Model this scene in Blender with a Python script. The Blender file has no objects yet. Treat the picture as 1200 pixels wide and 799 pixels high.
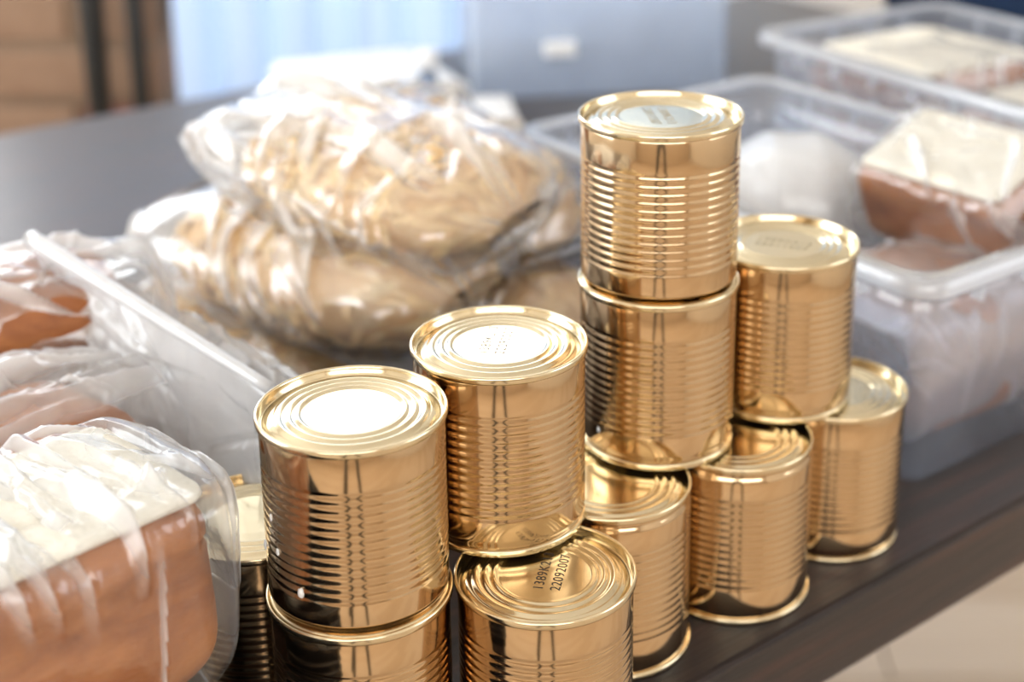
import bpy, bmesh, math, random
import numpy as np
from mathutils import Vector, Matrix, Euler

# ------------------------------------------------------------------ camera, world, exposure
sc = bpy.context.scene
COL = sc.collection
cd = bpy.data.cameras.new('camera')
cam = bpy.data.objects.new('camera', cd)
COL.objects.link(cam)
sc.camera = cam
cd.sensor_fit = 'HORIZONTAL'
cd.sensor_width = 36.0
cd.lens = 36.0 * 1820.8 / 1200.0
cd.shift_x = -58.73 / 1200.0
cd.shift_y = -231.77 / 1200.0
cd.clip_start = 0.02
cd.clip_end = 50
CAM_Z = 0.44847
_pit, _roll = math.radians(17.2413), math.radians(-0.2363)
cam.matrix_world = (Matrix.Translation((0, 0, CAM_Z)) @ Matrix.Rotation(math.pi / 2 - _pit, 4, 'X')
                    @ Matrix.Rotation(_roll, 4, 'Z'))
cd.dof.use_dof = True
cd.dof.focus_distance = 0.638
cd.dof.aperture_fstop = 5.0

sc.view_settings.view_transform = 'Standard'
sc.view_settings.look = 'None'
sc.view_settings.gamma = 1.0
sc.view_settings.use_curve_mapping = False
sc.view_settings.exposure = 0.52
sc.cycles.transparent_max_bounces = 32
sc.cycles.max_bounces = 12
sc.cycles.caustics_reflective = False
sc.cycles.caustics_refractive = False

world = bpy.data.worlds.new('world')
sc.world = world
world.use_nodes = True
world.node_tree.nodes['Background'].inputs[0].default_value = (0.75, 0.86, 1.0, 1)
world.node_tree.nodes['Background'].inputs[1].default_value = 1.0

PANE_BACK = 5.0      # daylight seen through the panes of the back window
PANE_LEFT = 6.0      # daylight in the left wall's window
PANE_RIGHT = 3.0     # daylight in the right wall's window
REAR_FILL = 4.0      # unseen window added behind the camera for fill light

rng = np.random.default_rng(7)
random.seed(7)

# ------------------------------------------------------------------ materials
def new_mat(name):
    m = bpy.data.materials.new(name)
    m.use_nodes = True
    nt = m.node_tree
    nt.nodes.clear()
    out = nt.nodes.new('ShaderNodeOutputMaterial')
    return m, nt, out

def N(nt, kind, **kw):
    n = nt.nodes.new(kind)
    for k, v in kw.items():
        if k.startswith('i_'):
            n.inputs[k[2:].replace('_', ' ')].default_value = v
        else:
            setattr(n, k, v)
    return n

def ramp(nt, fac, stops):
    r = nt.nodes.new('ShaderNodeValToRGB')
    e = r.color_ramp.elements
    while len(e) < len(stops):
        e.new(0.5)
    for q, (p, c) in zip(e, stops):
        q.position = p
        q.color = (*c, 1)
    nt.links.new(fac, r.inputs[0])
    return r.outputs[0]

def coords(nt, scale=(1, 1, 1), rot=(0, 0, 0), kind='Object'):
    t = nt.nodes.new('ShaderNodeTexCoord')
    mp = nt.nodes.new('ShaderNodeMapping')
    mp.inputs['Scale'].default_value = scale
    mp.inputs['Rotation'].default_value = rot
    nt.links.new(t.outputs[kind], mp.inputs[0])
    return mp.outputs[0]

def noise_fac(nt, vec, scale, detail=4, rough=0.55, dist=0.0):
    n = N(nt, 'ShaderNodeTexNoise')
    n.inputs['Scale'].default_value = scale
    n.inputs['Detail'].default_value = detail
    n.inputs['Roughness'].default_value = rough
    n.inputs['Distortion'].default_value = dist
    nt.links.new(vec, n.inputs['Vector'])
    return n.outputs[0]

def surf_mat(name, stops, scale=20, rough=0.5, metallic=0.0, bump=0.0, bump_scale=None, stretch=(1, 1, 1),
             rot=(0, 0, 0), spec=0.5, coat=0.0, detail=5, dist=0.0, sss=0.0, sheen=0.0):
    m, nt, out = new_mat(name)
    v = coords(nt, stretch, rot)
    f = noise_fac(nt, v, scale, detail, 0.6, dist)
    b = N(nt, 'ShaderNodeBsdfPrincipled')
    nt.links.new(ramp(nt, f, stops), b.inputs['Base Color'])
    b.inputs['Roughness'].default_value = rough
    b.inputs['Metallic'].default_value = metallic
    b.inputs['Specular IOR Level'].default_value = spec
    b.inputs['Coat Weight'].default_value = coat
    if sheen:
        b.inputs['Sheen Weight'].default_value = sheen
        b.inputs['Sheen Roughness'].default_value = 0.45
    if sss:
        b.inputs['Subsurface Weight'].default_value = sss
        b.inputs['Subsurface Radius'].default_value = (0.01, 0.005, 0.003)
        b.inputs['Subsurface Scale'].default_value = 0.5
    if bump:
        f2 = noise_fac(nt, v, bump_scale or scale * 3, 6, 0.6)
        bp = N(nt, 'ShaderNodeBump')
        bp.inputs['Strength'].default_value = bump
        bp.inputs['Distance'].default_value = 0.002
        nt.links.new(f2, bp.inputs['Height'])
        nt.links.new(bp.outputs[0], b.inputs['Normal'])
    nt.links.new(b.outputs[0], out.inputs[0])
    return m

def gold_mat(name, col, rough, noise=0.03, brushed=(1, 1, 1)):
    m, nt, out = new_mat(name)
    v = coords(nt, brushed)
    f = noise_fac(nt, v, 60, 3, 0.5)
    b = N(nt, 'ShaderNodeBsdfPrincipled')
    b.inputs['Metallic'].default_value = 1.0
    c2 = tuple(min(1, x * 1.06) for x in col)
    nt.links.new(ramp(nt, f, [(0.3, col), (0.7, c2)]), b.inputs['Base Color'])
    mr = N(nt, 'ShaderNodeMapRange')
    mr.inputs['To Min'].default_value = rough
    mr.inputs['To Max'].default_value = rough + noise
    nt.links.new(f, mr.inputs['Value'])
    nt.links.new(mr.outputs[0], b.inputs['Roughness'])
    nt.links.new(b.outputs[0], out.inputs[0])
    return m

def film_mat(name, milk=0.15, milk_col=(0.93, 0.94, 0.96), tint=(0.98, 0.98, 0.98), rough=0.12, gloss=1.0,
             wrinkle=0.3, wscale=90, stretch=(1, 1, 1), var=0.5, fold=0.0):
    """Thin clear plastic: see-through, Fresnel gloss, a little milky scatter that varies in patches."""
    m, nt, out = new_mat(name)
    v = coords(nt, stretch)
    bp = N(nt, 'ShaderNodeBump')
    bp.inputs['Strength'].default_value = wrinkle
    bp.inputs['Distance'].default_value = 0.0015
    nt.links.new(noise_fac(nt, v, wscale, 4, 0.55, 0.6), bp.inputs['Height'])
    tr = N(nt, 'ShaderNodeBsdfTransparent')
    tr.inputs[0].default_value = (*tint, 1)
    df = N(nt, 'ShaderNodeBsdfDiffuse')
    df.inputs[0].default_value = (*milk_col, 1)
    tl = N(nt, 'ShaderNodeBsdfTranslucent')
    tl.inputs[0].default_value = (*milk_col, 1)
    mk = N(nt, 'ShaderNodeMixShader')
    mk.inputs[0].default_value = 0.5
    for n in (df, tl):
        nt.links.new(bp.outputs[0], n.inputs['Normal'])
    nt.links.new(df.outputs[0], mk.inputs[1])
    nt.links.new(tl.outputs[0], mk.inputs[2])
    m1 = N(nt, 'ShaderNodeMixShader')
    nf = noise_fac(nt, v, 14, 3, 0.5, 0.4)
    mr = N(nt, 'ShaderNodeMapRange')
    mr.inputs['From Min'].default_value = 0.3
    mr.inputs['From Max'].default_value = 0.7
    mr.inputs['To Min'].default_value = milk * (1 - var)
    mr.inputs['To Max'].default_value = milk * (1 + var)
    nt.links.new(nf, mr.inputs['Value'])
    at = N(nt, 'ShaderNodeAttribute', attribute_name='fold')      # folds painted whiter: window glints plus doubled film
    ad = N(nt, 'ShaderNodeMath', operation='MULTIPLY_ADD')
    ad.use_clamp = True
    ad.inputs[1].default_value = fold
    nt.links.new(at.outputs['Fac'], ad.inputs[0])
    nt.links.new(mr.outputs[0], ad.inputs[2])
    nt.links.new(ad.outputs[0], m1.inputs[0])
    nt.links.new(tr.outputs[0], m1.inputs[1])
    nt.links.new(mk.outputs[0], m1.inputs[2])
    gl = N(nt, 'ShaderNodeBsdfGlossy')
    gl.inputs['Roughness'].default_value = rough
    nt.links.new(bp.outputs[0], gl.inputs['Normal'])
    # Schlick reflectance from |N.I| (a film looks the same from both sides); its two faces both reflect
    ge = N(nt, 'ShaderNodeNewGeometry')
    dt = N(nt, 'ShaderNodeVectorMath', operation='DOT_PRODUCT')
    nt.links.new(bp.outputs[0], dt.inputs[0])
    nt.links.new(ge.outputs['Incoming'], dt.inputs[1])
    ab = N(nt, 'ShaderNodeMath', operation='ABSOLUTE')
    nt.links.new(dt.outputs['Value'], ab.inputs[0])
    iv = N(nt, 'ShaderNodeMath', operation='SUBTRACT')
    iv.use_clamp = True
    iv.inputs[0].default_value = 1.0
    nt.links.new(ab.outputs[0], iv.inputs[1])
    p5 = N(nt, 'ShaderNodeMath', operation='POWER')
    p5.inputs[1].default_value = 5.0
    nt.links.new(iv.outputs[0], p5.inputs[0])
    sc_ = N(nt, 'ShaderNodeMath', operation='MULTIPLY_ADD')
    sc_.inputs[1].default_value = 0.38
    sc_.inputs[2].default_value = 0.042
    nt.links.new(p5.outputs[0], sc_.inputs[0])
    mm = N(nt, 'ShaderNodeMath', operation='MULTIPLY')
    mm.use_clamp = True
    mm.inputs[1].default_value = 1.8 * gloss
    nt.links.new(sc_.outputs[0], mm.inputs[0])
    m2 = N(nt, 'ShaderNodeMixShader')
    nt.links.new(mm.outputs[0], m2.inputs[0])
    nt.links.new(m1.outputs[0], m2.inputs[1])
    nt.links.new(gl.outputs[0], m2.inputs[2])
    nt.links.new(m2.outputs[0], out.inputs[0])
    return m

def emit_mat(name, col, s):
    m, nt, out = new_mat(name)
    e = N(nt, 'ShaderNodeEmission')
    e.inputs[0].default_value = (*col, 1)
    e.inputs[1].default_value = s
    nt.links.new(e.outputs[0], out.inputs[0])
    return m

def curtain_mat(name, col):
    m, nt, out = new_mat(name)
    v = coords(nt, (30, 30, 0.6))
    c = ramp(nt, noise_fac(nt, v, 1.0, 3), [(0.3, tuple(x * 0.86 for x in col)), (0.7, col)])
    d = N(nt, 'ShaderNodeBsdfDiffuse')
    t = N(nt, 'ShaderNodeBsdfTranslucent')
    nt.links.new(c, d.inputs[0])
    nt.links.new(c, t.inputs[0])
    mx = N(nt, 'ShaderNodeMixShader')
    mx.inputs[0].default_value = 0.16
    nt.links.new(d.outputs[0], mx.inputs[1])
    nt.links.new(t.outputs[0], mx.inputs[2])
    nt.links.new(mx.outputs[0], out.inputs[0])
    return m

M = {}
GOLD = (0.585, 0.43, 0.265)
M['gold'] = gold_mat('gold lacquer can wall', GOLD, 0.09, 0.05, (1, 1, 0.1))
M['gold_end'] = gold_mat('gold lacquer can end', (0.70, 0.60, 0.41), 0.13, 0.05)
M['gold_seam'] = gold_mat('gold lacquer seam', (0.68, 0.54, 0.34), 0.15, 0.05)
M['ink'] = surf_mat('code ink', [(0.0, (0.035, 0.025, 0.02)), (1.0, (0.06, 0.045, 0.03))], 200, 0.7)
M['ink_faint'] = surf_mat('faint code ink', [(0.0, (0.30, 0.25, 0.16)), (1.0, (0.40, 0.34, 0.22))], 200, 0.6)
M['weld'] = surf_mat('weld line', [(0.0, (0.03, 0.025, 0.02)), (1.0, (0.09, 0.07, 0.05))], 200, 0.4, 0.8)
M['fleck'] = surf_mat('white fleck', [(0.0, (0.85, 0.86, 0.88)), (1.0, (0.95, 0.95, 0.95))], 100, 0.6)
M['table'] = surf_mat('dark stained wood', [(0.3, (0.008, 0.004, 0.003)), (0.5, (0.019, 0.008, 0.005)), (0.72, (0.055, 0.018, 0.010))],
                      14, 0.30, bump=0.15, bump_scale=60, stretch=(0.5, 9, 9), spec=0.2, dist=0.3, sheen=0.26)
M['floor'] = surf_mat('pale wood floor', [(0.25, (0.60, 0.47, 0.35)), (0.75, (0.72, 0.60, 0.47))], 6, 0.5, stretch=(0.5, 6, 6), bump=0.05)
M['floor2'] = surf_mat('pale wood floor warm', [(0.25, (0.54, 0.41, 0.29)), (0.75, (0.66, 0.53, 0.40))], 6, 0.5, stretch=(0.5, 6, 6), bump=0.05)
M['wall'] = surf_mat('warm white paint', [(0.3, (0.74, 0.70, 0.64)), (0.7, (0.80, 0.76, 0.70))], 8, 0.9, bump=0.05)
M['wall_warm'] = surf_mat('tan plaster', [(0.3, (0.62, 0.50, 0.38)), (0.7, (0.70, 0.58, 0.45))], 5, 0.9, bump=0.05)
M['wall_grey'] = surf_mat('beige grey plaster', [(0.3, (0.70, 0.68, 0.64)), (0.7, (0.78, 0.76, 0.72))], 5, 0.9, bump=0.05)
M['mortar'] = surf_mat('mortar', [(0.3, (0.22, 0.155, 0.105)), (0.7, (0.28, 0.20, 0.14))], 40, 0.95, bump=0.3)
M['brick'] = [surf_mat('brick %d' % i, [(0.3, a), (0.7, b)], 25, 0.9, bump=0.5) for i, (a, b) in enumerate([
    ((0.20, 0.105, 0.062), (0.28, 0.155, 0.095)), ((0.24, 0.135, 0.085), (0.31, 0.185, 0.12)),
    ((0.21, 0.085, 0.06), (0.27, 0.12, 0.085)), ((0.25, 0.15, 0.095), (0.30, 0.195, 0.13))])]
M['black_metal'] = surf_mat('black painted metal', [(0.3, (0.012, 0.012, 0.011)), (0.7, (0.02, 0.019, 0.017))], 30, 0.5)
M['frame_white'] = surf_mat('white window frame', [(0.3, (0.78, 0.79, 0.80)), (0.7, (0.84, 0.85, 0.86))], 10, 0.4)
M['pane_back'] = emit_mat('daylight pane', (0.93, 0.97, 1.0), PANE_BACK)
M['pane_left'] = emit_mat('daylight pane left', (0.93, 0.97, 1.0), PANE_LEFT)
M['pane_right'] = emit_mat('daylight pane right', (0.95, 0.97, 1.0), PANE_RIGHT)
M['rear_fill'] = emit_mat('unseen fill pane rear', (1.0, 0.97, 0.93), REAR_FILL)
M['curtain'] = curtain_mat('pale blue curtain', (0.48, 0.61, 0.82))
M['film_pasta'] = film_mat('crinkled clear film', 0.13, milk_col=(0.97, 0.97, 0.97), rough=0.15, gloss=2.0, wrinkle=0.14, wscale=110, fold=0.95)
M['film_bread'] = film_mat('milky bread bag film', 0.03, rough=0.15, gloss=1.2, wrinkle=0.22, wscale=110, var=0.35, fold=0.88)
M['film_clear'] = film_mat('clear bread bag film', 0.10, rough=0.14, gloss=1.5, wrinkle=0.2, wscale=110, fold=0.85)
M['film_white'] = film_mat('white bag film', 0.72, rough=0.2, gloss=1.0, wrinkle=0.3, wscale=60, var=0.2)
M['film_frill'] = film_mat('frosted crumpled film', 0.40, rough=0.15, gloss=1.4, wrinkle=0.25, wscale=110, var=0.3, fold=0.5)
M['bin'] = film_mat('clear box plastic', 0.15, milk_col=(0.80, 0.86, 0.97), tint=(0.93, 0.95, 0.99), rough=0.12, gloss=1.0, wrinkle=0.02, var=0.2)
M['bin_rim'] = film_mat('clear box rim plastic', 0.5, milk_col=(0.90, 0.93, 0.98), tint=(0.97, 0.98, 1.0), rough=0.12, gloss=1.3, wrinkle=0.02, var=0.1)
M['bin_blue'] = film_mat('bluish bin plastic', 0.45, milk_col=(0.80, 0.87, 0.97), tint=(0.95, 0.97, 1.0), rough=0.2, gloss=0.8, wrinkle=0.02, var=0.1)
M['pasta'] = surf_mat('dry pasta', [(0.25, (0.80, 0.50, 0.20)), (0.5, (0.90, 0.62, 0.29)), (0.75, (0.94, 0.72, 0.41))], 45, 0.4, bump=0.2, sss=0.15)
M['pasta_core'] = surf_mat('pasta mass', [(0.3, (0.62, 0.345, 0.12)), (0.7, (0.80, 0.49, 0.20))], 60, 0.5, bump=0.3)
M['crust'] = surf_mat('bread crust', [(0.30, (0.17, 0.045, 0.011)), (0.46, (0.30, 0.098, 0.024)), (0.60, (0.39, 0.142, 0.038)), (0.74, (0.50, 0.215, 0.075))], 22, 0.6, bump=0.6, bump_scale=90, detail=8, stretch=(0.6, 1, 1.6), dist=0.8)
M['crumb'] = surf_mat('bread crumb', [(0.3, (0.80, 0.76, 0.66)), (0.7, (0.89, 0.87, 0.79))], 90, 0.9, bump=0.8, bump_scale=220)
M['tray'] = surf_mat('black tray plastic', [(0.3, (0.012, 0.012, 0.014)), (0.7, (0.02, 0.02, 0.022))], 20, 0.25)
M['paper'] = surf_mat('white cloth', [(0.3, (0.84, 0.85, 0.87)), (0.7, (0.90, 0.91, 0.92))], 20, 0.8)
M['cap'] = surf_mat('white cap plastic', [(0.3, (0.82, 0.84, 0.87)), (0.7, (0.88, 0.9, 0.92))], 20, 0.35)
M['bottle'] = surf_mat('blue grey bottle', [(0.3, (0.10, 0.15, 0.25)), (0.7, (0.14, 0.20, 0.32))], 20, 0.25)
M['navy'] = surf_mat('navy crate plastic', [(0.3, (0.03, 0.06, 0.13)), (0.7, (0.045, 0.08, 0.17))], 20, 0.4)
M['rod'] = surf_mat('white rod', [(0.3, (0.7, 0.7, 0.7)), (0.7, (0.8, 0.8, 0.8))], 10, 0.3)

# ------------------------------------------------------------------ helpers
def mesh_obj(name, verts, faces, mat, parent=None, smooth=True, loc=None, rot=None):
    me = bpy.data.meshes.new(name)
    me.from_pydata([tuple(map(float, v)) for v in verts], [], [tuple(map(int, f)) for f in faces])
    me.materials.append(mat)
    me.update()
    if smooth:
        me.polygons.foreach_set('use_smooth', [True] * len(me.polygons))
    return link_mesh(name, me, parent, loc, rot)

def link_mesh(name, me, parent=None, loc=None, rot=None):
    o = bpy.data.objects.new(name, me)
    COL.objects.link(o)
    if parent is not None:
        o.parent = parent
    if loc is not None:
        o.location = loc
    if rot is not None:
        o.rotation_euler = rot
    return o

def thing(name, label, cat, loc=(0, 0, 0), rz=0.0, group=None, rot=None):
    o = bpy.data.objects.new(name, None)
    o.empty_display_size = 0.03
    COL.objects.link(o)
    o.location = loc
    o.rotation_euler = rot if rot is not None else (0, 0, rz)
    return tag(o, label, cat, group)

def tag(o, label, cat, group=None):
    o['label'] = label
    o['category'] = cat
    if group:
        o['group'] = group
    return o

def struct(o):
    o['kind'] = 'structure'
    return o

def copy_tree(o, parent=None):
    c = o.copy()
    COL.objects.link(c)
    if parent is not None:
        c.parent = parent
    for ch in list(o.children):
        copy_tree(ch, c)
    return c

def box_mesh(sx, sy, sz, bevel=0.0, seg=2, cz=0.0):
    bm = bmesh.new()
    bmesh.ops.create_cube(bm, size=1.0)
    bmesh.ops.scale(bm, vec=(sx, sy, sz), verts=bm.verts)
    if bevel:
        bmesh.ops.bevel(bm, geom=bm.edges[:] , offset=bevel, segments=seg, affect='EDGES', profile=0.5)
    bmesh.ops.translate(bm, vec=(0, 0, cz), verts=bm.verts)
    return bm

def bm_obj(name, bm, mat, parent=None, loc=None, rot=None, smooth=False):
    me = bpy.data.meshes.new(name)
    bm.to_mesh(me)
    bm.free()
    me.materials.append(mat)
    if smooth:
        me.polygons.foreach_set('use_smooth', [True] * len(me.polygons))
    return link_mesh(name, me, parent, loc, rot)

def lathe(profile, seg=96, close_start=True, close_end=True):
    prof = np.array(profile, float)
    n = len(prof)
    t = np.linspace(0, 2 * np.pi, seg, endpoint=False)
    c, s = np.cos(t), np.sin(t)
    V = np.stack([prof[:, None, 0] * c, prof[:, None, 0] * s, np.repeat(prof[:, None, 1], seg, 1)], -1).reshape(-1, 3)
    F = []
    for i in range(n - 1):
        for j in range(seg):
            k = (j + 1) % seg
            F.append((i * seg + j, i * seg + k, (i + 1) * seg + k, (i + 1) * seg + j))
    V = list(map(tuple, V))
    if close_start and prof[0, 0] < 0.004:
        F.append(tuple(range(seg))[::-1])
    if close_end and prof[-1, 0] < 0.004:
        F.append(tuple((n - 1) * seg + j for j in range(seg)))
    return V, F

def tube(pts, rad, seg=10, cap=True):
    pts = [Vector(p) for p in pts]
    V, F = [], []
    n = len(pts)
    rad = [rad] * n if not hasattr(rad, '__len__') else rad
    up = Vector((0, 0, 1))
    for i, p in enumerate(pts):
        d = (pts[min(i + 1, n - 1)] - pts[max(i - 1, 0)]).normalized()
        a = d.cross(up)
        if a.length < 1e-3:
            a = d.cross(Vector((1, 0, 0)))
        a.normalize()
        b = d.cross(a)
        for j in range(seg):
            t = 2 * math.pi * j / seg
            V.append(p + (a * math.cos(t) + b * math.sin(t)) * rad[i])
    for i in range(n - 1):
        for j in range(seg):
            k = (j + 1) % seg
            F.append((i * seg + j, (i + 1) * seg + j, (i + 1) * seg + k, i * seg + k))
    if cap:
        F.append(tuple(range(seg)))
        F.append(tuple((n - 1) * seg + j for j in range(seg))[::-1])
    return V, F

def rrect(hx, hy, r, n=6):
    P = []
    for cx, cy, a0 in ((hx - r, hy - r, 0), (-hx + r, hy - r, 90), (-hx + r, -hy + r, 180), (hx - r, -hy + r, 270)):
        for k in range(n + 1):
            a = math.radians(a0 + 90 * k / n)
            P.append((cx + r * math.cos(a), cy + r * math.sin(a)))
    return P

def loft(rings, cap_start=True, cap_end=True):
    V, F = [], []
    m = len(rings[0])
    for R_ in rings:
        V += R_
    for i in range(len(rings) - 1):
        for j in range(m):
            k = (j + 1) % m
            F.append((i * m + j, i * m + k, (i + 1) * m + k, (i + 1) * m + j))
    if cap_start:
        F.append(tuple(range(m))[::-1])
    if cap_end:
        F.append(tuple((len(rings) - 1) * m + j for j in range(m)))
    return V, F

# ------------------------------------------------------------------ room shell
FL = -0.74
X0, X1, Y0, Y1, ZC = -2.6, 2.6, -2.8, 2.75, 1.96
TH = 0.12

def wall_with_hole(name, axis, pos, a0, a1, hole, mat, outward):
    """A wall slab in the plane axis=pos between a0..a1 along the other axis, with one window opening."""
    bm = bmesh.new()
    def add(u0, u1, z0, z1):
        if u1 - u0 < 1e-4 or z1 - z0 < 1e-4:
            return
        r = bmesh.ops.create_cube(bm, size=1.0)
        cu, cz = (u0 + u1) / 2, (z0 + z1) / 2
        if axis == 'y':
            s, c = (u1 - u0, TH, z1 - z0), (cu, pos + outward * TH / 2, cz)
        else:
            s, c = (TH, u1 - u0, z1 - z0), (pos + outward * TH / 2, cu, cz)
        bmesh.ops.scale(bm, vec=s, verts=r['verts'])
        bmesh.ops.translate(bm, vec=c, verts=r['verts'])
    if hole is None:
        add(a0, a1, FL, ZC)
    else:
        h0, h1, z0, z1 = hole
        add(a0, h0, FL, ZC)
        add(h1, a1, FL, ZC)
        add(h0, h1, FL, z0)
        add(h0, h1, z1, ZC)
    return struct(bm_obj(name, bm, mat))

def window(n, axis, pos, hole, pane_mat, outward, nx, nz):
    h0, h1, z0, z1 = hole
    o = bpy.data.objects.new('window_%d' % n, None)
    COL.objects.link(o)
    struct(o)
    fw, fd = 0.05, 0.06
    def put(name, u0, u1, za, zb, d0, d1, mat):
        cu, cz, cp = (u0 + u1) / 2, (za + zb) / 2, pos + outward * (d0 + d1) / 2
        if axis == 'y':
            bm = box_mesh(u1 - u0, d1 - d0, zb - za, 0.003 if 'pane' not in name else 0)
            bm_obj(name, bm, mat, o, (cu, cp, cz))
        else:
            bm = box_mesh(d1 - d0, u1 - u0, zb - za, 0.003 if 'pane' not in name else 0)
            bm_obj(name, bm, mat, o, (cp, cu, cz))
    put('window_frame', h0, h1, z0, z0 + fw, 0.01, 0.01 + fd, M['frame_white'])
    put('window_frame', h0, h1, z1 - fw, z1, 0.01, 0.01 + fd, M['frame_white'])
    put('window_frame', h0, h0 + fw, z0 + fw, z1 - fw, 0.01, 0.01 + fd, M['frame_white'])
    put('window_frame', h1 - fw, h1, z0 + fw, z1 - fw, 0.01, 0.01 + fd, M['frame_white'])
    mw = 0.03
    us = np.linspace(h0 + fw, h1 - fw, nx + 1)
    zs = np.linspace(z0 + fw, z1 - fw, nz + 1)
    for u in us[1:-1]:
        put('mullion', u - mw / 2, u + mw / 2, z0 + fw, z1 - fw, 0.02, 0.06, M['frame_white'])
    for z in zs[1:-1]:
        for i in range(nx):
            put('transom', us[i] + mw / 2, us[i + 1] - mw / 2, z - mw / 2, z + mw / 2, 0.02, 0.06, M['frame_white'])
    for i in range(nx):
        for k in range(nz):
            put('pane', us[i], us[i + 1], zs[k], zs[k + 1], 0.072, 0.076, pane_mat)
    return o

HB = (-2.20, 0.24, -0.55, 1.45)
wall_with_hole('wall_back', 'y', Y1, X0 - TH, X1 + TH, HB, M['wall_grey'], 1)
window(1, 'y', Y1, HB, M['pane_back'], 1, 4, 3)
HL = (-0.2, 1.7, 0.05, 1.8)
wall_with_hole('wall_left', 'x', X0, Y0, Y1, HL, M['wall'], -1)
window(2, 'x', X0, HL, M['pane_left'], -1, 3, 2)
HR = (-0.4, 1.2, 0.1, 1.7)
wall_with_hole('wall_right', 'x', X1, Y0, Y1, HR, M['wall'], 1)
window(3, 'x', X1, HR, M['pane_right'], 1, 2, 2)
HF = (-2.2, 2.2, 0.45, 1.85)
wall_with_hole('wall_rear', 'y', Y0, X0 - TH, X1 + TH, HF, M['wall_warm'], -1)
window(4, 'y', Y0, HF, M['rear_fill'], -1, 4, 2)  # made-up window out of view, brightens the camera side

struct(bm_obj('ceiling', box_mesh(X1 - X0 + 2 * TH, Y1 - Y0 + 2 * TH, 0.1), M['wall'], None, ((X0 + X1) / 2, (Y0 + Y1) / 2, ZC + 0.05)))
fl = struct(bm_obj('floor', box_mesh(X1 - X0 + 2 * TH, Y1 - Y0 + 2 * TH, 0.1), M['mortar'], None, ((X0 + X1) / 2, (Y0 + Y1) / 2, FL - 0.062)))
# floor boards, each a piece of its own
PW = 0.17
pm = [None, None]
for i in range(2):
    bm = box_mesh(1.0, 1.0, 0.012)
    me = bpy.data.meshes.new('floor_board')
    bm.to_mesh(me)
    bm.free()
    me.materials.append(M['floor'] if i else M['floor2'])
    pm[i] = me
yb = Y0
row = 0
inv = fl.matrix_basis.inverted()
while yb < Y1 - 0.01:
    w = min(PW, Y1 - yb)
    x = X0 - (0.7 if row % 2 else 0.0)
    while x < X1:
        xa, xb = max(x, X0), min(x + 1.5, X1)
        if xb - xa > 0.05:
            o = link_mesh('floor_board', pm[int(rng.random() < 0.55)], fl)
            o.location = inv @ Vector(((xa + xb) / 2, yb + w / 2, FL - 0.006 + rng.uniform(-0.0006, 0)))
            o.scale = (xb - xa - 0.004, w - 0.004, 1)
        x += 1.5
    yb += PW
    row += 1

# brick pier at the left, each brick its own piece
pier = bpy.data.objects.new('wall_parapet', None)
COL.objects.link(pier)
struct(pier)
PX0, PX1, PY = -1.92, -0.543, 2.05
PZ = 0.185
bm_obj('mortar_core', box_mesh(PX1 - PX0 - 0.012, 0.09, PZ - FL), M['mortar'], pier, ((PX0 + PX1) / 2, PY + 0.053, (PZ + FL) / 2))
bmeshes = []
for i in range(4):
    bm = box_mesh(0.238, 0.10, 0.065, 0.004, 1)
    me = bpy.data.meshes.new('brick')
    bm.to_mesh(me)
    bm.free()
    me.materials.append(M['brick'][i])
    bmeshes.append(me)
rz = 0
z = FL + 0.0375
while z < PZ - 0.03:
    x = PX1
    first = True
    while x > PX0 + 0.05:
        w = 0.119 if (first and rz % 2) else 0.25
        xa = max(x - w, PX0)
        o = link_mesh('brick', bmeshes[int(rng.integers(0, 4))], pier)
        o.location = ((x + xa) / 2, PY + 0.05 + rng.uniform(-0.003, 0.003), z)
        o.scale = ((x - xa - 0.012) / 0.238, 1, 1)
        x = xa
        first = False
    z += 0.077
    rz += 1
for nm, x, r in (('wide', -0.618, 0.0195), ('slim', -0.561, 0.014)):
    V, F = tube([(x, 2.0, FL), (x, 2.0, 0.15), (x, 2.012, 0.168), (x, 2.05, 0.172)], r, 16)
    p = mesh_obj('wall_pipe', V, F, M['black_metal'])
    tag(p, 'thicker black vertical pipe on the low brick wall' if nm == 'wide' else 'thinner black vertical pipe nearest the pale blue curtain', 'pipe')
    for zz in (-0.45, 0.10):
        bm_obj('pipe_clip', box_mesh(r * 2.6, 0.052 , 0.02, 0.002, 1), M['black_metal'], p, (x, 2.024, zz))

# curtain over the lower part of the back window
n = 260
xs = np.linspace(-0.98, 0.262, n)
zs = np.linspace(-0.70, 0.965, 14)
V, F = [], []
for zi, z in enumerate(zs):
    for i, x in enumerate(xs):
        a = 0.016 * math.sin(x * 62 + 0.8 * math.sin(x * 9)) + 0.006 * math.sin(x * 137 + 1.3 + 0.4 * z)
        V.append((x + 0.003 * math.sin(z * 3 + x * 20), 2.60 + a * (0.8 + 0.25 * (1 - zi / 13)), z))
for k in range(len(zs) - 1):
    for i in range(n - 1):
        F.append((k * n + i, k * n + i + 1, (k + 1) * n + i + 1, (k + 1) * n + i))
cur = mesh_obj('curtain', V, F, M['curtain'])
tag(cur, 'pale blue gathered curtain hanging behind the table', 'curtain')
V, F = tube([(-1.04, 2.60, 0.955), (0.31, 2.60, 0.955)], 0.008, 12)
rod = mesh_obj('curtain_rod', V, F, M['rod'])
rod.location.z = 0.022
tag(rod, 'thin white rod carrying the pale blue curtain', 'rod')
for x in (-1.02, 0.29):
    bm_obj('rod_bracket', box_mesh(0.02, 0.15, 0.02, 0.002, 1), M['rod'], rod, (x, 2.675, 0.955))

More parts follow.
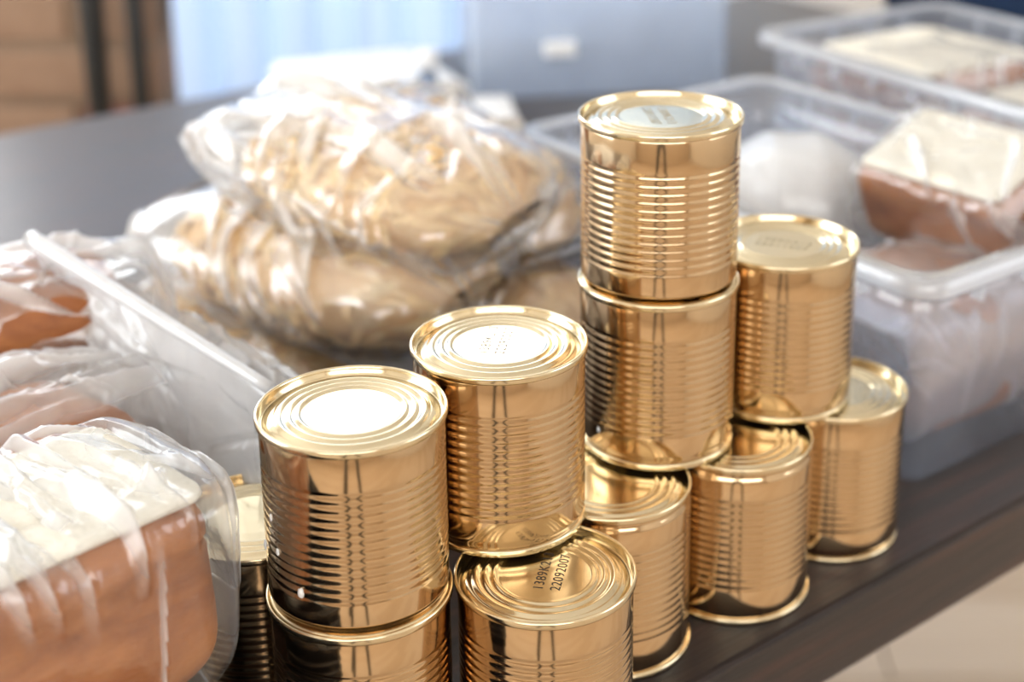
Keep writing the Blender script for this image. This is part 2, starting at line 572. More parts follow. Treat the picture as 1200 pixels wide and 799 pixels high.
# ------------------------------------------------------------------ table
TA = math.radians(39.2)
tu, tv = Vector((math.cos(TA), math.sin(TA), 0)), Vector((-math.sin(TA), math.cos(TA), 0))
T0 = Vector((0.063, 0.611, 0))
TL0, TL1, TD, TT = -1.25, 1.15, 1.07, 0.045
table = thing('wooden_table', 'large dark stained wooden table carrying all the food', 'table', T0, TA)
bm_obj('table_top', box_mesh(TL1 - TL0, TD, TT, 0.003, 2), M['table'], table, ((TL0 + TL1) / 2, TD / 2, -TT / 2))
for x in (TL0 + 0.09, TL1 - 0.09):
    for y in (0.09, TD - 0.09):
        bm_obj('leg', box_mesh(0.07, 0.07, -FL - TT - 0.0005, 0.004, 1), M['table'], table, (x, y, (FL - TT) / 2))
for y in (0.09, TD - 0.09):
    bm_obj('apron', box_mesh(TL1 - TL0 - 0.26, 0.022, 0.08, 0.002, 1), M['table'], table, ((TL0 + TL1) / 2, y, -TT - 0.0405))
for x in (TL0 + 0.09, TL1 - 0.09):
    bm_obj('apron', box_mesh(0.022, TD - 0.26, 0.08, 0.002, 1), M['table'], table, (x, TD / 2, -TT - 0.0405))

# ------------------------------------------------------------------ cans
H, R = 0.0846, 0.0385
NEST = 0.0042
RB = 0.0372     # body radius

def end_panel(z_rim, z_sink, r_in, up=1):
    """Profile of a can end from the countersink to the centre: three stepped rings and a flat disc."""
    P = [(r_in, z_rim), (r_in - 0.0004, z_sink + 0.0004), (r_in - 0.0012, z_sink), (r_in - 0.0022, z_sink + 0.0006),
         (r_in - 0.0028, z_sink + 0.0018)]
    base = z_sink + 0.0020
    for r, dz in ((0.0318, 0.0), (0.0309, 0.0003), (0.0300, 0.0011), (0.0288, 0.0012), (0.0278, 0.0005), (0.0270, 0.0003),
                  (0.0260, 0.0012), (0.0248, 0.0014), (0.0238, 0.0007), (0.0230, 0.0005), (0.0221, 0.0013), (0.0212, 0.0015),
                  (0.0204, 0.0008), (0.0197, 0.0006), (0.0190, 0.00062), (0.0120, 0.00062), (0.0030, 0.00062)):
        P.append((r, base + dz))
    return P

def can_meshes():
    # wall: plain band, thirteen beads, plain band, neck at the foot
    prof = [(0.0361, 0.0028), (0.0360, 0.0042), (0.0364, 0.0056), (0.0370, 0.0068), (RB, 0.0082)]
    z0, z1, nb = 0.0165, 0.0668, 13
    prof.append((RB, z0 - 0.002))
    for k in range(nb * 8 + 1):
        z = z0 + (z1 - z0) * k / (nb * 8)
        ph = (k % 8) / 8.0
        prof.append((RB - 0.00032 * (0.5 - 0.5 * math.cos(2 * math.pi * ph)) ** 1.3, z))
    prof += [(RB, z1 + 0.002), (RB, H - 0.0044), (RB - 0.0003, H - 0.0034)]
    wall = lathe(prof, 128)
    lid = [(RB - 0.0006, H - 0.0036), (R - 0.0004, H - 0.0034), (R, H - 0.0028), (R, H - 0.0008), (R - 0.0003, H - 0.0002),
           (R - 0.0008, H), (R - 0.0013, H - 0.0003)]
    lid += end_panel(H - 0.001, H - 0.0048, 0.0370)
    lid = lathe(lid, 128)
    RF = 0.0372
    base = [(0.0358, 0.0034), (RF - 0.0003, 0.0032), (RF, 0.0027), (RF, 0.0007), (RF - 0.0003, 0.0002), (RF - 0.0008, 0.0), (RF - 0.0013, 0.0003)]
    base += [(r, H - z) for r, z in end_panel(H - 0.001, H - 0.0046, 0.0357)]
    base = lathe(base, 128)
    return wall, lid, base

W_, L_, B_ = can_meshes()
def as_mesh(name, VF, mat):
    me = bpy.data.meshes.new(name)
    me.from_pydata(VF[0], [], VF[1])
    me.materials.append(mat)
    me.polygons.foreach_set('use_smooth', [True] * len(me.polygons))
    return me
ME_W, ME_L, ME_B = as_mesh('can_wall', W_, M['gold']), as_mesh('can_lid', L_, M['gold_end']), as_mesh('can_base', B_, M['gold_end'])
wv = []
for z in np.linspace(0.009, H - 0.0046, 24):
    for a in (-0.007, 0.007):
        wv.append(((RB + 0.00008) * math.cos(a), (RB + 0.00008) * math.sin(a), z))
wf = [(2 * i, 2 * i + 1, 2 * i + 3, 2 * i + 2) for i in range(23)]
ME_WELD = as_mesh('weld', (wv, wf), M['weld'])

def text_obj(name, s, size, mat, parent, loc, rz):
    cu = bpy.data.curves.new(name, 'FONT')
    cu.body = s
    cu.size = size
    cu.align_x, cu.align_y = 'CENTER', 'CENTER'
    cu.extrude = 0.00002
    cu.space_character = 1.12
    tmp = bpy.data.objects.new(name, cu)
    COL.objects.link(tmp)
    dg = bpy.context.evaluated_depsgraph_get()
    dg.update()
    me = bpy.data.meshes.new_from_object(tmp.evaluated_get(dg))
    bpy.data.objects.remove(tmp)
    me.materials.clear()
    me.materials.append(mat)
    return link_mesh(name, me, parent, loc, (0, 0, rz))

CAN_GROUP = 'gold food cans'
def make_can(x, y, z, label, flip=False, weld=90, codes=None, ink='ink'):
    c = thing('food_can', label, 'can', (x, y, z if not flip else z + H), 0, CAN_GROUP,
              rot=(math.pi, 0, 0) if flip else (0, 0, 0))
    link_mesh('can_wall', ME_W, c)
    link_mesh('can_lid', ME_L, c)
    link_mesh('can_base', ME_B, c)
    link_mesh('weld_seam', ME_WELD, c, None, (0, 0, math.radians(-weld if flip else weld)))
    if codes:
        s1, s2, rz, off = codes
        d = Vector((math.cos(rz), math.sin(rz), 0))
        up = Vector((-d.y, d.x, 0))
        zt = H - 0.0048 + 0.0020 + 0.00062 + 0.00006
        for s, k in ((s1, 1), (s2, -1)):
            p = up * (0.0036 * k) + Vector((off[0], off[1], zt))
            text_obj('printed_code', s, 0.0062, M[ink], c, p, rz)
    return c

canA = make_can(-0.0845, 0.5611, H - NEST, 'gold can at front left, upper of two, white flecks on its wall')
canB = make_can(-0.0843, 0.5594, 0, 'gold can at the front left carrying the can with white flecks')
canC = make_can(-0.0276, 0.6148, H, 'gold can second from left in the upper row, white glare filling its lid', codes=('1389K213', '22092007', math.radians(82), (-0.001, 0.004)))
canD = make_can(-0.0078, 0.5693, 0, 'gold can at the front with a dark printed code on its half shaded lid', codes=('1389K213', '22092007', math.radians(80), (0.003, 0.002)))
canE = make_can(0.0224, 0.6458, 0, 'gold can on the table tucked behind the can with the dark code, weld line showing', True, weld=-26)
canF = make_can(0.0456, 0.6881, H, 'gold can in the middle of the tall tower, directly under the topmost can')
canG = make_can(0.0457, 0.6893, 2 * H - NEST, 'topmost gold can of the tall tower, faint code on its lid', codes=('1389K213', '22011207', math.radians(-82), (-0.001, 0.001)), ink='ink_faint')
canH = make_can(0.0858, 0.6896, 0, 'gold can on the table below the tall tower, second from right in the bottom row', True, weld=140)
canI = make_can(0.1114, 0.7345, H, 'gold can right of the tall tower, standing on two bottom cans', codes=('1389K213', '22011207', math.radians(-22), (0, 0)), ink='ink_faint')
canJ = make_can(0.1423, 0.7419, 0, 'gold can at the right end of the bottom row beside the clear box')
canK = make_can(-0.1385, 0.6155, 0, 'gold can in shadow, mostly hidden between the front loaf bag and the left tower')

def fleck(parent, ang, z, s, seed):
    bm = bmesh.new()
    bmesh.ops.create_icosphere(bm, subdivisions=2, radius=1.0)
    r = random.Random(seed)
    for v in bm.verts:
        v.co *= r.uniform(0.75, 1.15)
    bmesh.ops.scale(bm, vec=(0.35 * s, 0.8 * s, 1.2 * s), verts=bm.verts)
    a = math.radians(ang)
    bm_obj('white_fleck', bm, M['fleck'], parent, (math.cos(a) * RB, math.sin(a) * RB, z), (0, 0, a), True)
fleck(canA, 197, 0.0285, 0.0022, 1)
fleck(canA, 221, 0.0335, 0.0014, 2)
fleck(canA, 240, 0.0200, 0.0020, 3)
fleck(canA, 215, 0.0470, 0.0014, 4)
fleck(canF, 219, 0.0150, 0.0013, 5)

# ------------------------------------------------------------------ soft bags
def spow(v, e):
    return np.sign(v) * np.abs(v) ** e

def smooth_interp(s, pts):
    xs_, ys_ = zip(*pts)
    d = np.linspace(-1, 1, 401)
    y = np.interp(d, xs_, ys_)
    k = np.hanning(41)
    k /= k.sum()
    y2 = np.convolve(np.pad(y, 20, mode='edge'), k, mode='valid')
    return np.interp(s, d, y2)

def set_fold(o, f):
    at = o.data.attributes.new('fold', 'FLOAT', 'POINT')
    at.data.foreach_set('value', np.asarray(f, np.float32))

class Bag:
    """A pillow around a long axis: half length L, half width W, half height T; profiles give its width, height and spine."""
    def __init__(self, L, W, T, w, t, spine=((-1, 0), (1, 0)), ex=0.8, side=((-1, 0), (1, 0)), flat=None, seed=0, lump=0.0018):
        self.L, self.W, self.T, self.w, self.t, self.spine, self.ex, self.side, self.flat = L, W, T, w, t, spine, ex, side, flat
        g = np.random.default_rng(seed)
        self.k = g.normal(0, 1, (8, 3)) * np.array([28, 1.0, 28])
        self.ph = g.uniform(0, 6.28, 8)
        self.lump = lump
        q = np.linspace(0, 2 * np.pi, 8001)
        yy, zz = W * spow(np.cos(q), ex), T * spow(np.sin(q), ex)
        c = np.concatenate([[0], np.cumsum(np.hypot(np.diff(yy), np.diff(zz)))])
        self.per = float(c[-1])          # true girth; angles handed to at() run evenly along it
        self.tab = (c / c[-1] * 2 * np.pi, q)
    def at(self, s, th, k=1.0, off=0.0):
        th = np.interp(np.mod(th, 2 * np.pi), *self.tab)
        w, t = smooth_interp(s, self.w), smooth_interp(s, self.t)
        x = s * self.L
        y = self.W * w * spow(np.cos(th), self.ex) * k
        z = self.T * t * spow(np.sin(th), self.ex) * k
        pw = 2.0 - self.ex
        ny, nz = spow(np.cos(th), pw) / self.W, spow(np.sin(th), pw) / self.T
        nn = np.sqrt(ny * ny + nz * nz)
        lp = 0
        for kk, p in zip(self.k, self.ph):
            lp = lp + np.sin(kk[0] * x * 1.6 + np.round(kk[1] * 2) * th + p)
        lp = lp * self.lump / 3 * np.clip(t * 1.5, 0, 1)
        d = off + lp
        y = y + ny / nn * d
        z = z + nz / nn * d
        y = y + smooth_interp(s, self.side)
        z = z + smooth_interp(s, self.spine)
        if self.flat is not None:
            lo = self.flat
            z = np.where(z < lo, lo + (z - lo) * 0.08, z)
        return np.stack([x, y, z], -1)

def crease_field(a, b, per, n, ang, spread, length, width, height, seed, arange, brange, gather=None):
    """Sum of tapering sharp folds; a = metres along the bag, b = metres round it (period per)."""
    g = np.random.default_rng(seed)
    d = np.zeros_like(a)
    m = np.zeros_like(a)
    for _ in range(n):
        ca, cb = g.uniform(*arange), g.uniform(*brange)
        th = ang + g.normal(0, spread)
        if gather is not None:
            th = math.atan2(cb - gather[1], ca - gather[0]) + g.normal(0, spread * 0.5)
        Ln, wd, h = g.uniform(*length), g.uniform(*width), g.uniform(*height)
        da = a - ca
        db = b - cb
        db = (db + per / 2) % per - per / 2
        t = (da * math.cos(th) + db * math.sin(th)) / Ln
        bend = g.normal(0, 0.06)
        q = (-da * math.sin(th) + db * math.cos(th)) - bend * Ln * t * t
        wl = wd * np.clip(0.25 + 0.75 * (1 - t) / 2, 0.2, 1)
        e = np.clip(1 - np.abs(t), 0, 1) ** 0.7
        u = q / wl
        sk = g.uniform(0.35, 0.75)
        tent = np.where(u < 0, np.clip(1 + u / sk, 0, 1), np.clip(1 - u / (2 - sk), 0, 1))
        d += (1 if g.random() < 0.75 else -0.6) * h * tent * e
        # slack side: doubled film plus painted glint, sharp at the ridge, fading outwards
        st = g.uniform(0.25, 1.0)
        m = np.maximum(m, st * np.where(u >= 0, np.clip(1 - u / (2 - sk), 0, 1), np.clip(1 + u / 0.08, 0, 1)) ** 0.4 * np.clip(1.6 * (1 - np.abs(t)), 0, 1))
    return d, m

def ridged(a, b, scale, seed, per):
    g = np.random.default_rng(seed)
    d = np.zeros_like(a)
    nb_ = max(1, round(scale * per / 6.28))
    for o in range(4):
        f = scale * (1.7 ** o)
        th = g.uniform(0, 6.28)
        kb = round(f * math.sin(th) * per / 6.2832) * 6.2832 / per
        ka = f * math.cos(th)
        wv_ = 0.9 * np.sin(a * scale * 0.6 + g.uniform(0, 6)) + 0.7 * np.sin(a * scale * 0.31 + 3)
        d += (1 - np.abs(np.sin(ka * a + kb * b + wv_ + g.uniform(0, 6)))) / (1.6 ** o)
    return d / 2

def bag_film(name, bag, mat, parent, nu, nv, folds, rg=(60, 0.002), seed=0, k=1.0, haze=()):
    s = np.linspace(-1, 1, nu)
    th = np.linspace(0, 2 * np.pi, nv, endpoint=False)
    S, TH_ = np.meshgrid(s, th, indexing='ij')
    per = bag.per
    a, b = S * bag.L, TH_ / (2 * np.pi) * per
    d = np.zeros_like(a)
    m = np.zeros_like(a)
    for i, f in enumerate(folds):
        dd, mm_ = crease_field(a, b, per, seed=seed * 31 + i, **f)
        d += dd
        m = np.maximum(m, mm_)
    d += rg[1] * ridged(a, b, rg[0], seed + 5, per)
    d = np.clip(d, -0.003, 0.016)
    for s0, s1, val in haze:          # loose film off the contents hangs doubled and frosted
        m = np.maximum(m, val * np.clip((S - s0) / (s1 - s0), 0, 1))
    fold = m.reshape(-1)
    P = bag.at(S, TH_, k, d)
    V = P.reshape(-1, 3)
    F = []
    for i in range(nu - 1):
        r0, r1 = i * nv, (i + 1) * nv
        for j in range(nv):
            q = (j + 1) % nv
            F.append((r0 + j, r1 + j, r1 + q, r0 + q))
    F.append(tuple(range(nv))[::-1])
    F.append(tuple((nu - 1) * nv + j for j in range(nv)))
    o = mesh_obj(name, V, F, mat, parent)
    set_fold(o, fold)
    return o

def noodles(bag, parent, smin, smax, n, seed, k=0.925, width=0.0056, length=(0.02, 0.045)):
    g = np.random.default_rng(seed)
    nu, nv = 60, 72
    s = np.linspace(smin, smax, nu)
    th = np.linspace(0, 2 * np.pi, nv, endpoint=False)
    S, TH_ = np.meshgrid(s, th, indexing='ij')
    endk = np.sqrt(np.clip(1 - np.abs((S - (smin + smax) / 2) / ((smax - smin) / 2)) ** 4, 0.0, 1))
    per = bag.per
    lump = 0.0018 * ridged(S * bag.L, TH_ / 6.2832 * per, 110, seed, per)
    P = bag.at(S, TH_, k * (0.15 + 0.85 * endk), -0.003 + lump)
    V = [tuple(p) for p in P.reshape(-1, 3)]
    F = []
    for i in range(nu - 1):
        for j in range(nv):
            q = (j + 1) % nv
            F.append((i * nv + j, (i + 1) * nv + j, (i + 1) * nv + q, i * nv + q))
    F.append(tuple(range(nv))[::-1])
    F.append(tuple((nu - 1) * nv + j for j in range(nv)))
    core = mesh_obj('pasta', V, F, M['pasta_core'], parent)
    core['kind'] = 'stuff'
    # ribbons lying over the mass
    m = 11
    V, F = [], []
    c0 = g.uniform(0, 1, (n, 2))
    t = np.linspace(-0.5, 0.5, m)
    for i in range(n):
        sc_, tc = smin + (smax - smin) * (0.03 + 0.94 * c0[i, 0]), c0[i, 1] * 6.2832
        ang = g.normal(0.2, 0.8)
        ln = g.uniform(*length)
        cv = g.normal(0, 22)
        A = ang + cv * t * ln
        da = np.cumsum(np.cos(A)) * ln / m
        db = np.cumsum(np.sin(A)) * ln / m
        da -= da.mean()
        db -= db.mean()
        wob = 0.0022 * np.sin(t * g.uniform(4, 9) + g.uniform(0, 6)) + 0.001
        lift = g.uniform(-0.0005, 0.0022)
        w = width * g.uniform(0.7, 1.15)
        sides = []
        for sgn in (-1, 1):
            aa = sc_ + (da - sgn * np.sin(A) * w / 2) / bag.L
            aa = np.clip(aa, smin, smax)
            bb = tc + (db + sgn * np.cos(A) * w / 2) / per * 6.2832
            ek = np.sqrt(np.clip(1 - np.abs((aa - (smin + smax) / 2) / ((smax - smin) / 2)) ** 4, 0, 1))
            sides.append(bag.at(aa, bb, k * (0.15 + 0.85 * ek), wob + lift - 0.0022 + sgn * 0.0006 * g.normal()))
        n0 = len(V)
        for q in range(m):
            V.append(tuple(sides[0][q]))
            V.append(tuple(sides[1][q]))
        for q in range(m - 1):
            F.append((n0 + 2 * q, n0 + 2 * q + 1, n0 + 2 * q + 3, n0 + 2 * q + 2))
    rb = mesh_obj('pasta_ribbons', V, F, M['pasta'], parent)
    rb['kind'] = 'stuff'

def rotmat(yaw, pitch=0, roll=0):
    # yaw about z, then pitch raises the +x end, roll about the long axis
    return (Matrix.Rotation(math.radians(yaw), 3, 'Z') @ Matrix.Rotation(-math.radians(pitch), 3, 'Y')
            @ Matrix.Rotation(math.radians(roll), 3, 'X')).to_euler()

def pasta_bag(label, c, yaw, pitch, roll, L, W, T, w, t, folds, seed, content=(-0.85, 0.9), n=420, nu=230, nv=200, spine=((-1, 0), (1, 0)),
              side=((-1, 0), (1, 0)), flat=None, rg=(70, 0.0005)):
    o = thing('pasta_bag', label, 'bag', c, 0, 'clear bags of ribbon pasta', rot=rotmat(yaw, pitch, roll))
    bag = Bag(L, W, T, w, t, spine, 0.82, side, flat, seed)
    noodles(bag, o, content[0], content[1], n, seed + 100)
    bag_film('bag_film', bag, M['film_pasta'], o, nu, nv, folds, rg, seed, haze=((-0.62, -0.85, 0.42),))
    return o

ROUND_W = ((-1, 0.55), (-0.9, 0.78), (-0.6, 1.0), (0.5, 1.0), (0.85, 0.86), (1, 0.55))
ROUND_T = ((-1, 0.04), (-0.93, 0.35), (-0.6, 0.95), (0.5, 1.0), (0.88, 0.6), (1, 0.04))

def q_per(W, T):
    return math.pi * (W + T)

# lower front bag: long pillow from the back left to the front right
per = q_per(0.085, 0.040)
folds = [dict(n=40, ang=0.95, spread=0.2, length=(0.03, 0.075), width=(0.008, 0.019), height=(0.003, 0.008), arange=(-0.16, 0.15), brange=(0.10, 0.36)),
         dict(n=12, ang=0.3, spread=0.6, length=(0.015, 0.04), width=(0.004, 0.009), height=(0.001, 0.003), arange=(-0.17, 0.17), brange=(0, per))]
pasta_bag('clear bag of ribbon pasta pressed under the topmost pasta bag, at its front left', (-0.160, 0.945, 0.085), -41, 0, 8, 0.142, 0.076, 0.037,
          ((-1, 0.5), (-0.92, 0.8), (-0.6, 1.0), (0.5, 0.97), (0.85, 0.85), (0.96, 0.6), (1, 0.3)),
          ((-1, 0.08), (-0.93, 0.4), (-0.6, 0.85), (0.3, 1.0), (0.8, 0.92), (0.95, 0.65), (1, 0.25)), folds, 11, content=(-0.72, 0.97))
# topmost bag
folds = [dict(n=30, ang=0.2, spread=0.2, length=(0.04, 0.10), width=(0.008, 0.020), height=(0.003, 0.008), arange=(-0.14, 0.06), brange=(0.02, 0.32)),
         dict(n=26, ang=1.0, spread=0.4, length=(0.025, 0.06), width=(0.007, 0.018), height=(0.003, 0.008), arange=(-0.05, 0.13), brange=(0.08, 0.36)),
         dict(n=10, ang=0.3, spread=0.8, length=(0.015, 0.035), width=(0.004, 0.008), height=(0.001, 0.003), arange=(-0.15, 0.15), brange=(0, per))]
pasta_bag('clear bag of ribbon pasta lying on top of the other pasta bags', (-0.120, 0.944, 0.141), -38, -6, 6, 0.122, 0.074, 0.031,
          ((-1, 0.75), (-0.9, 0.85), (-0.6, 1.0), (0.5, 0.97), (0.85, 0.82), (0.96, 0.55), (1, 0.3)),
          ((-1, 0.35), (-0.9, 0.6), (-0.6, 0.88), (0.3, 1.0), (0.8, 0.9), (0.95, 0.6), (1, 0.22)), folds, 23, content=(-0.68, 0.96))
# rear right bag
folds = [dict(n=40, ang=1.1, spread=0.3, length=(0.03, 0.08), width=(0.007, 0.018), height=(0.003, 0.008), arange=(-0.13, 0.13), brange=(0.0, 0.36)),
         dict(n=12, ang=0.3, spread=0.8, length=(0.015, 0.04), width=(0.004, 0.008), height=(0.001, 0.003), arange=(-0.15, 0.15), brange=(0, per))]
pasta_bag('clear bag of ribbon pasta at the back of the pile, beside the tall tower', (-0.085, 1.030, 0.105), -50, -8, 0, 0.130, 0.070, 0.042,
          ROUND_W, ROUND_T, folds, 37, content=(-0.8, 0.93))
# two bags of the bottom layer
folds = [dict(n=30, ang=0.8, spread=0.6, length=(0.02, 0.05), width=(0.004, 0.009), height=(0.002, 0.005), arange=(-0.13, 0.13), brange=(0, per))]
pasta_bag('clear bag of ribbon pasta under the pile, its right end beside the tall tower', (-0.032, 0.940, 0.040), -53, 0, 0, 0.094, 0.056, 0.039,
          ROUND_W, ROUND_T, folds, 41, content=(-0.85, 0.92), n=180, nu=140, nv=120)
pasta_bag('clear bag of ribbon pasta flat on the table under the front of the pile', (-0.200, 0.958, 0.028), -29, 0, 0, 0.115, 0.080, 0.027,
          ROUND_W, ROUND_T, folds, 43, content=(-0.85, 0.94), n=200, nu=150, nv=130)

# ------------------------------------------------------------------ bread
def loaf(parent, L, W, Hh, crumb='top', seed=0, groove=True):
    """Half loaf with its base at z=0 along x; the cut face shows pale crumb inside a crust border."""
    g = np.random.default_rng(seed)
    nu, nv = 90, 96
    s = np.linspace(-1, 1, nu)
    th = np.linspace(0, 2 * np.pi, nv, endpoint=False)
    S, T_ = np.meshgrid(s, th, indexing='ij')
    e = np.clip(1 - np.abs(S) ** 14, 0, 1) ** 0.5
    e = 0.0 + e
    y = W / 2 * spow(np.cos(T_), 0.28) * (0.10 + 0.90 * e)
    z = Hh / 2 * spow(np.sin(T_), 0.28) * (0.10 + 0.90 * e)
    x = S * L / 2
    d = np.zeros_like(x)
    for _ in range(9):
        k = g.normal(0, 45, 3)
        d += np.sin(k[0] * x + k[1] * y + k[2] * z + g.uniform(0, 6)) * 0.0007
    zz = z / (Hh / 2)
    if groove:
        d -= 0.0032 * np.exp(-((zz - 0.42 - 0.05 * np.sin(30 * x)) / 0.06) ** 2)
    # the sides bulge a little below the cut
    y = y * (1 + 0.04 * (1 - zz ** 2)) + np.cos(T_) * d
    z = z + np.sin(T_) * d + Hh / 2
    V = np.stack([x, y, z], -1).reshape(-1, 3)
    F = []
    for i in range(nu - 1):
        for j in range(nv):
            q = (j + 1) % nv
            F.append((i * nv + j, (i + 1) * nv + j, (i + 1) * nv + q, i * nv + q))
    F.append(tuple(range(nv))[::-1])
    F.append(tuple((nu - 1) * nv + j for j in range(nv)))
    lf = mesh_obj('loaf', V, F, M['crust'], parent)
    # crumb face as a slightly domed slab set in the cut
    if crumb == 'top':
        hx, hy, org, ax, ay, az = L / 2 - 0.007, W / 2 - 0.006, Vector((0, 0, Hh - 0.0002)), Vector((1, 0, 0)), Vector((0, 1, 0)), Vector((0, 0, 1))
    elif crumb == 'front':
        hx, hy, org, ax, ay, az = L / 2 - 0.006, Hh / 2 - 0.006, Vector((0, -W / 2 * 1.04 + 0.0012, Hh / 2)), Vector((1, 0, 0)), Vector((0, 0, 1)), Vector((0, -1, 0))
    if crumb == 'none':
        return lf
    rings = []
    for f, dz in ((1.0, 0.0), (0.99, 0.0022), (0.9, 0.0030), (0.6, 0.0034), (0.3, 0.0034)):
        P = rrect(hx * f, hy * f, min(hx, hy) * 0.22 * f, 8)
        rings.append([tuple(org + ax * p[0] + ay * p[1] + az * (dz + g.normal(0, 0.0003))) for p in P])
    V, F = loft(rings)
    c = mesh_obj('crumb_face', V, F, M['crumb'], lf)
    c['label'] = 'pale crumb of the cut face'
    return lf

def bread_bag(label, c, rot, L, W, Hh, film, crumb, seed, folds, ext=(0.0, 0.0), nu=230, nv=210, ex=0.42, pad=0.006, group='bagged half loaves',
              w=None, t=None, spine=((-1, 0), (1, 0)), side=((-1, 0), (1, 0)), rg=(60, 0.0015), loafk=None, off=(0, 0, 0), fl_flat=None):
    o = thing('bread_bag', label, 'bag', c, 0, group, rot=rot)
    lf = loaf(o, *(loafk or (L, W, Hh)), crumb, seed)
    lf.location = off
    hl = (L + ext[0] + ext[1]) / 2 + pad
    bag = Bag(hl, W / 2 + pad, Hh / 2 + pad, w or ((-1, 0.8), (-0.9, 0.97), (0.9, 0.97), (1, 0.8)), t or ((-1, 0.5), (-0.9, 0.97), (0.9, 0.97), (1, 0.5)),
              spine, ex, side, fl_flat, seed, 0.0018)
    f = bag_film('bag_film', bag, M[film], o, nu, nv, folds, rg, seed, haze=((0.84, 0.97, 0.5),) if ext[1] > 0 else ())
    f.location = ((ext[1] - ext[0]) / 2, 0, Hh / 2)
    return o

# black tray under the front loaf
tray_c = Vector((-0.139, 0.524, 0)) + Vector((-0.10, -0.02, 0))
tray = thing('plastic_tray', 'black ridged plastic tray under the big front loaf bag', 'tray', (-0.228, 0.4435, 0), math.radians(32))
def rings_tray(hx, hy, r, spec):
    return [[(p[0], p[1], z) for p in rrect(hx - i, hy - i, max(0.003, r - i), 5)] for i, z in spec]
V, F = loft(rings_tray(0.118, 0.052, 0.012, [(0.006, 0.0), (0.003, 0.056), (0.0, 0.058), (0.0, 0.064), (0.003, 0.066), (0.006, 0.064), (0.008, 0.010)]))
mesh_obj('tray_body', V, F, M['tray'], tray)
for i in range(3):
    V, F = loft(rings_tray(0.1178 - 0.002 , 0.0518 - 0.002, 0.012, [(0.001, 0.042 - i * 0.012), (-0.0015, 0.043 - i * 0.012), (-0.0015, 0.046 - i * 0.012), (0.001, 0.047 - i * 0.012)]), False, False)
    mesh_obj('tray_ridge', V, F, M['tray'], tray)

# front loaf
folds = [dict(n=46, ang=1.57, spread=0.14, length=(0.03, 0.06), width=(0.005, 0.013), height=(0.003, 0.010), arange=(-0.16, 0.12), brange=(0.06, 0.13)),
         dict(n=26, ang=1.2, spread=0.6, length=(0.010, 0.03), width=(0.004, 0.009), height=(0.002, 0.006), arange=(-0.16, 0.13), brange=(0.03, 0.13)),
         dict(n=5, ang=1.65, spread=0.10, length=(0.03, 0.05), width=(0.003, 0.006), height=(0.0008, 0.0015), arange=(-0.12, 0.08), brange=(0.165, 0.20))]
LA = 47.0
la_dir = Vector((math.cos(math.radians(LA)), math.sin(math.radians(LA)), 0))
la_n = Vector((-la_dir.y, la_dir.x, 0))
endp = Vector((-0.1225, 0.5215, 0))
ca = endp - la_dir * 0.11 + la_n * 0.048
bread_bag('large half loaf in a milky bag, crumb face up, on the black tray', (ca.x, ca.y, 0.0725), rotmat(LA, 0, 0), 0.220, 0.092, 0.076, 'film_bread', 'top', 3, folds,
          ext=(0.0, 0.0025), nu=260, nv=230, w=((-1, 0.8), (-0.9, 0.98), (0.74, 0.98), (0.9, 0.88), (1, 0.55)), spine=((-1, 0), (0.8, 0), (1, 0.012)), t=((-1, 0.5), (-0.9, 0.98), (0.7, 0.98), (0.9, 0.85), (1, 0.55)), pad=0.007, ex=0.3)

# middle loaf, behind it
folds = [dict(n=46, ang=0.2, spread=0.3, length=(0.03, 0.08), width=(0.008, 0.018), height=(0.002, 0.007), arange=(-0.12, 0.12), brange=(0.03, 0.115)),
         dict(n=30, ang=1.2, spread=0.6, length=(0.012, 0.04), width=(0.003, 0.008), height=(0.001, 0.005), arange=(-0.14, 0.16), brange=(0.0, 0.22))]
bb = Vector((-0.185, 0.668, 0)) - Vector((math.cos(math.radians(50)), math.sin(math.radians(50)), 0)) * 0.10 + Vector((-math.sin(math.radians(50)), math.cos(math.radians(50)), 0)) * 0.044
bread_bag('brown topped half loaf in a milky bag between the front loaf and the back loaf', (bb.x, bb.y, 0.0008), rotmat(50), 0.19, 0.080, 0.114, 'film_bread', 'front', 5, folds,
          ext=(0.0, 0.02), pad=0.005)
# back loaf
folds = [dict(n=46, ang=0.15, spread=0.3, length=(0.03, 0.08), width=(0.008, 0.016), height=(0.002, 0.006), arange=(-0.12, 0.12), brange=(0.05, 0.165)),
         dict(n=30, ang=1.2, spread=0.6, length=(0.012, 0.04), width=(0.003, 0.008), height=(0.001, 0.005), arange=(-0.14, 0.14), brange=(0.0, 0.22))]
cb_ = Vector((-0.262, 0.748, 0)) + Vector((math.cos(math.radians(195)), math.sin(math.radians(195)), 0)) * 0.07 + Vector((0, 0.03, 0))
bread_bag('rounded brown loaf in a clear crinkled bag, farthest back of the left hand loaves', (cb_.x, cb_.y, 0.0008), rotmat(15), 0.19, 0.085, 0.135, 'film_clear', 'none', 6, folds,
          ext=(0.0, 0.02), pad=0.006)

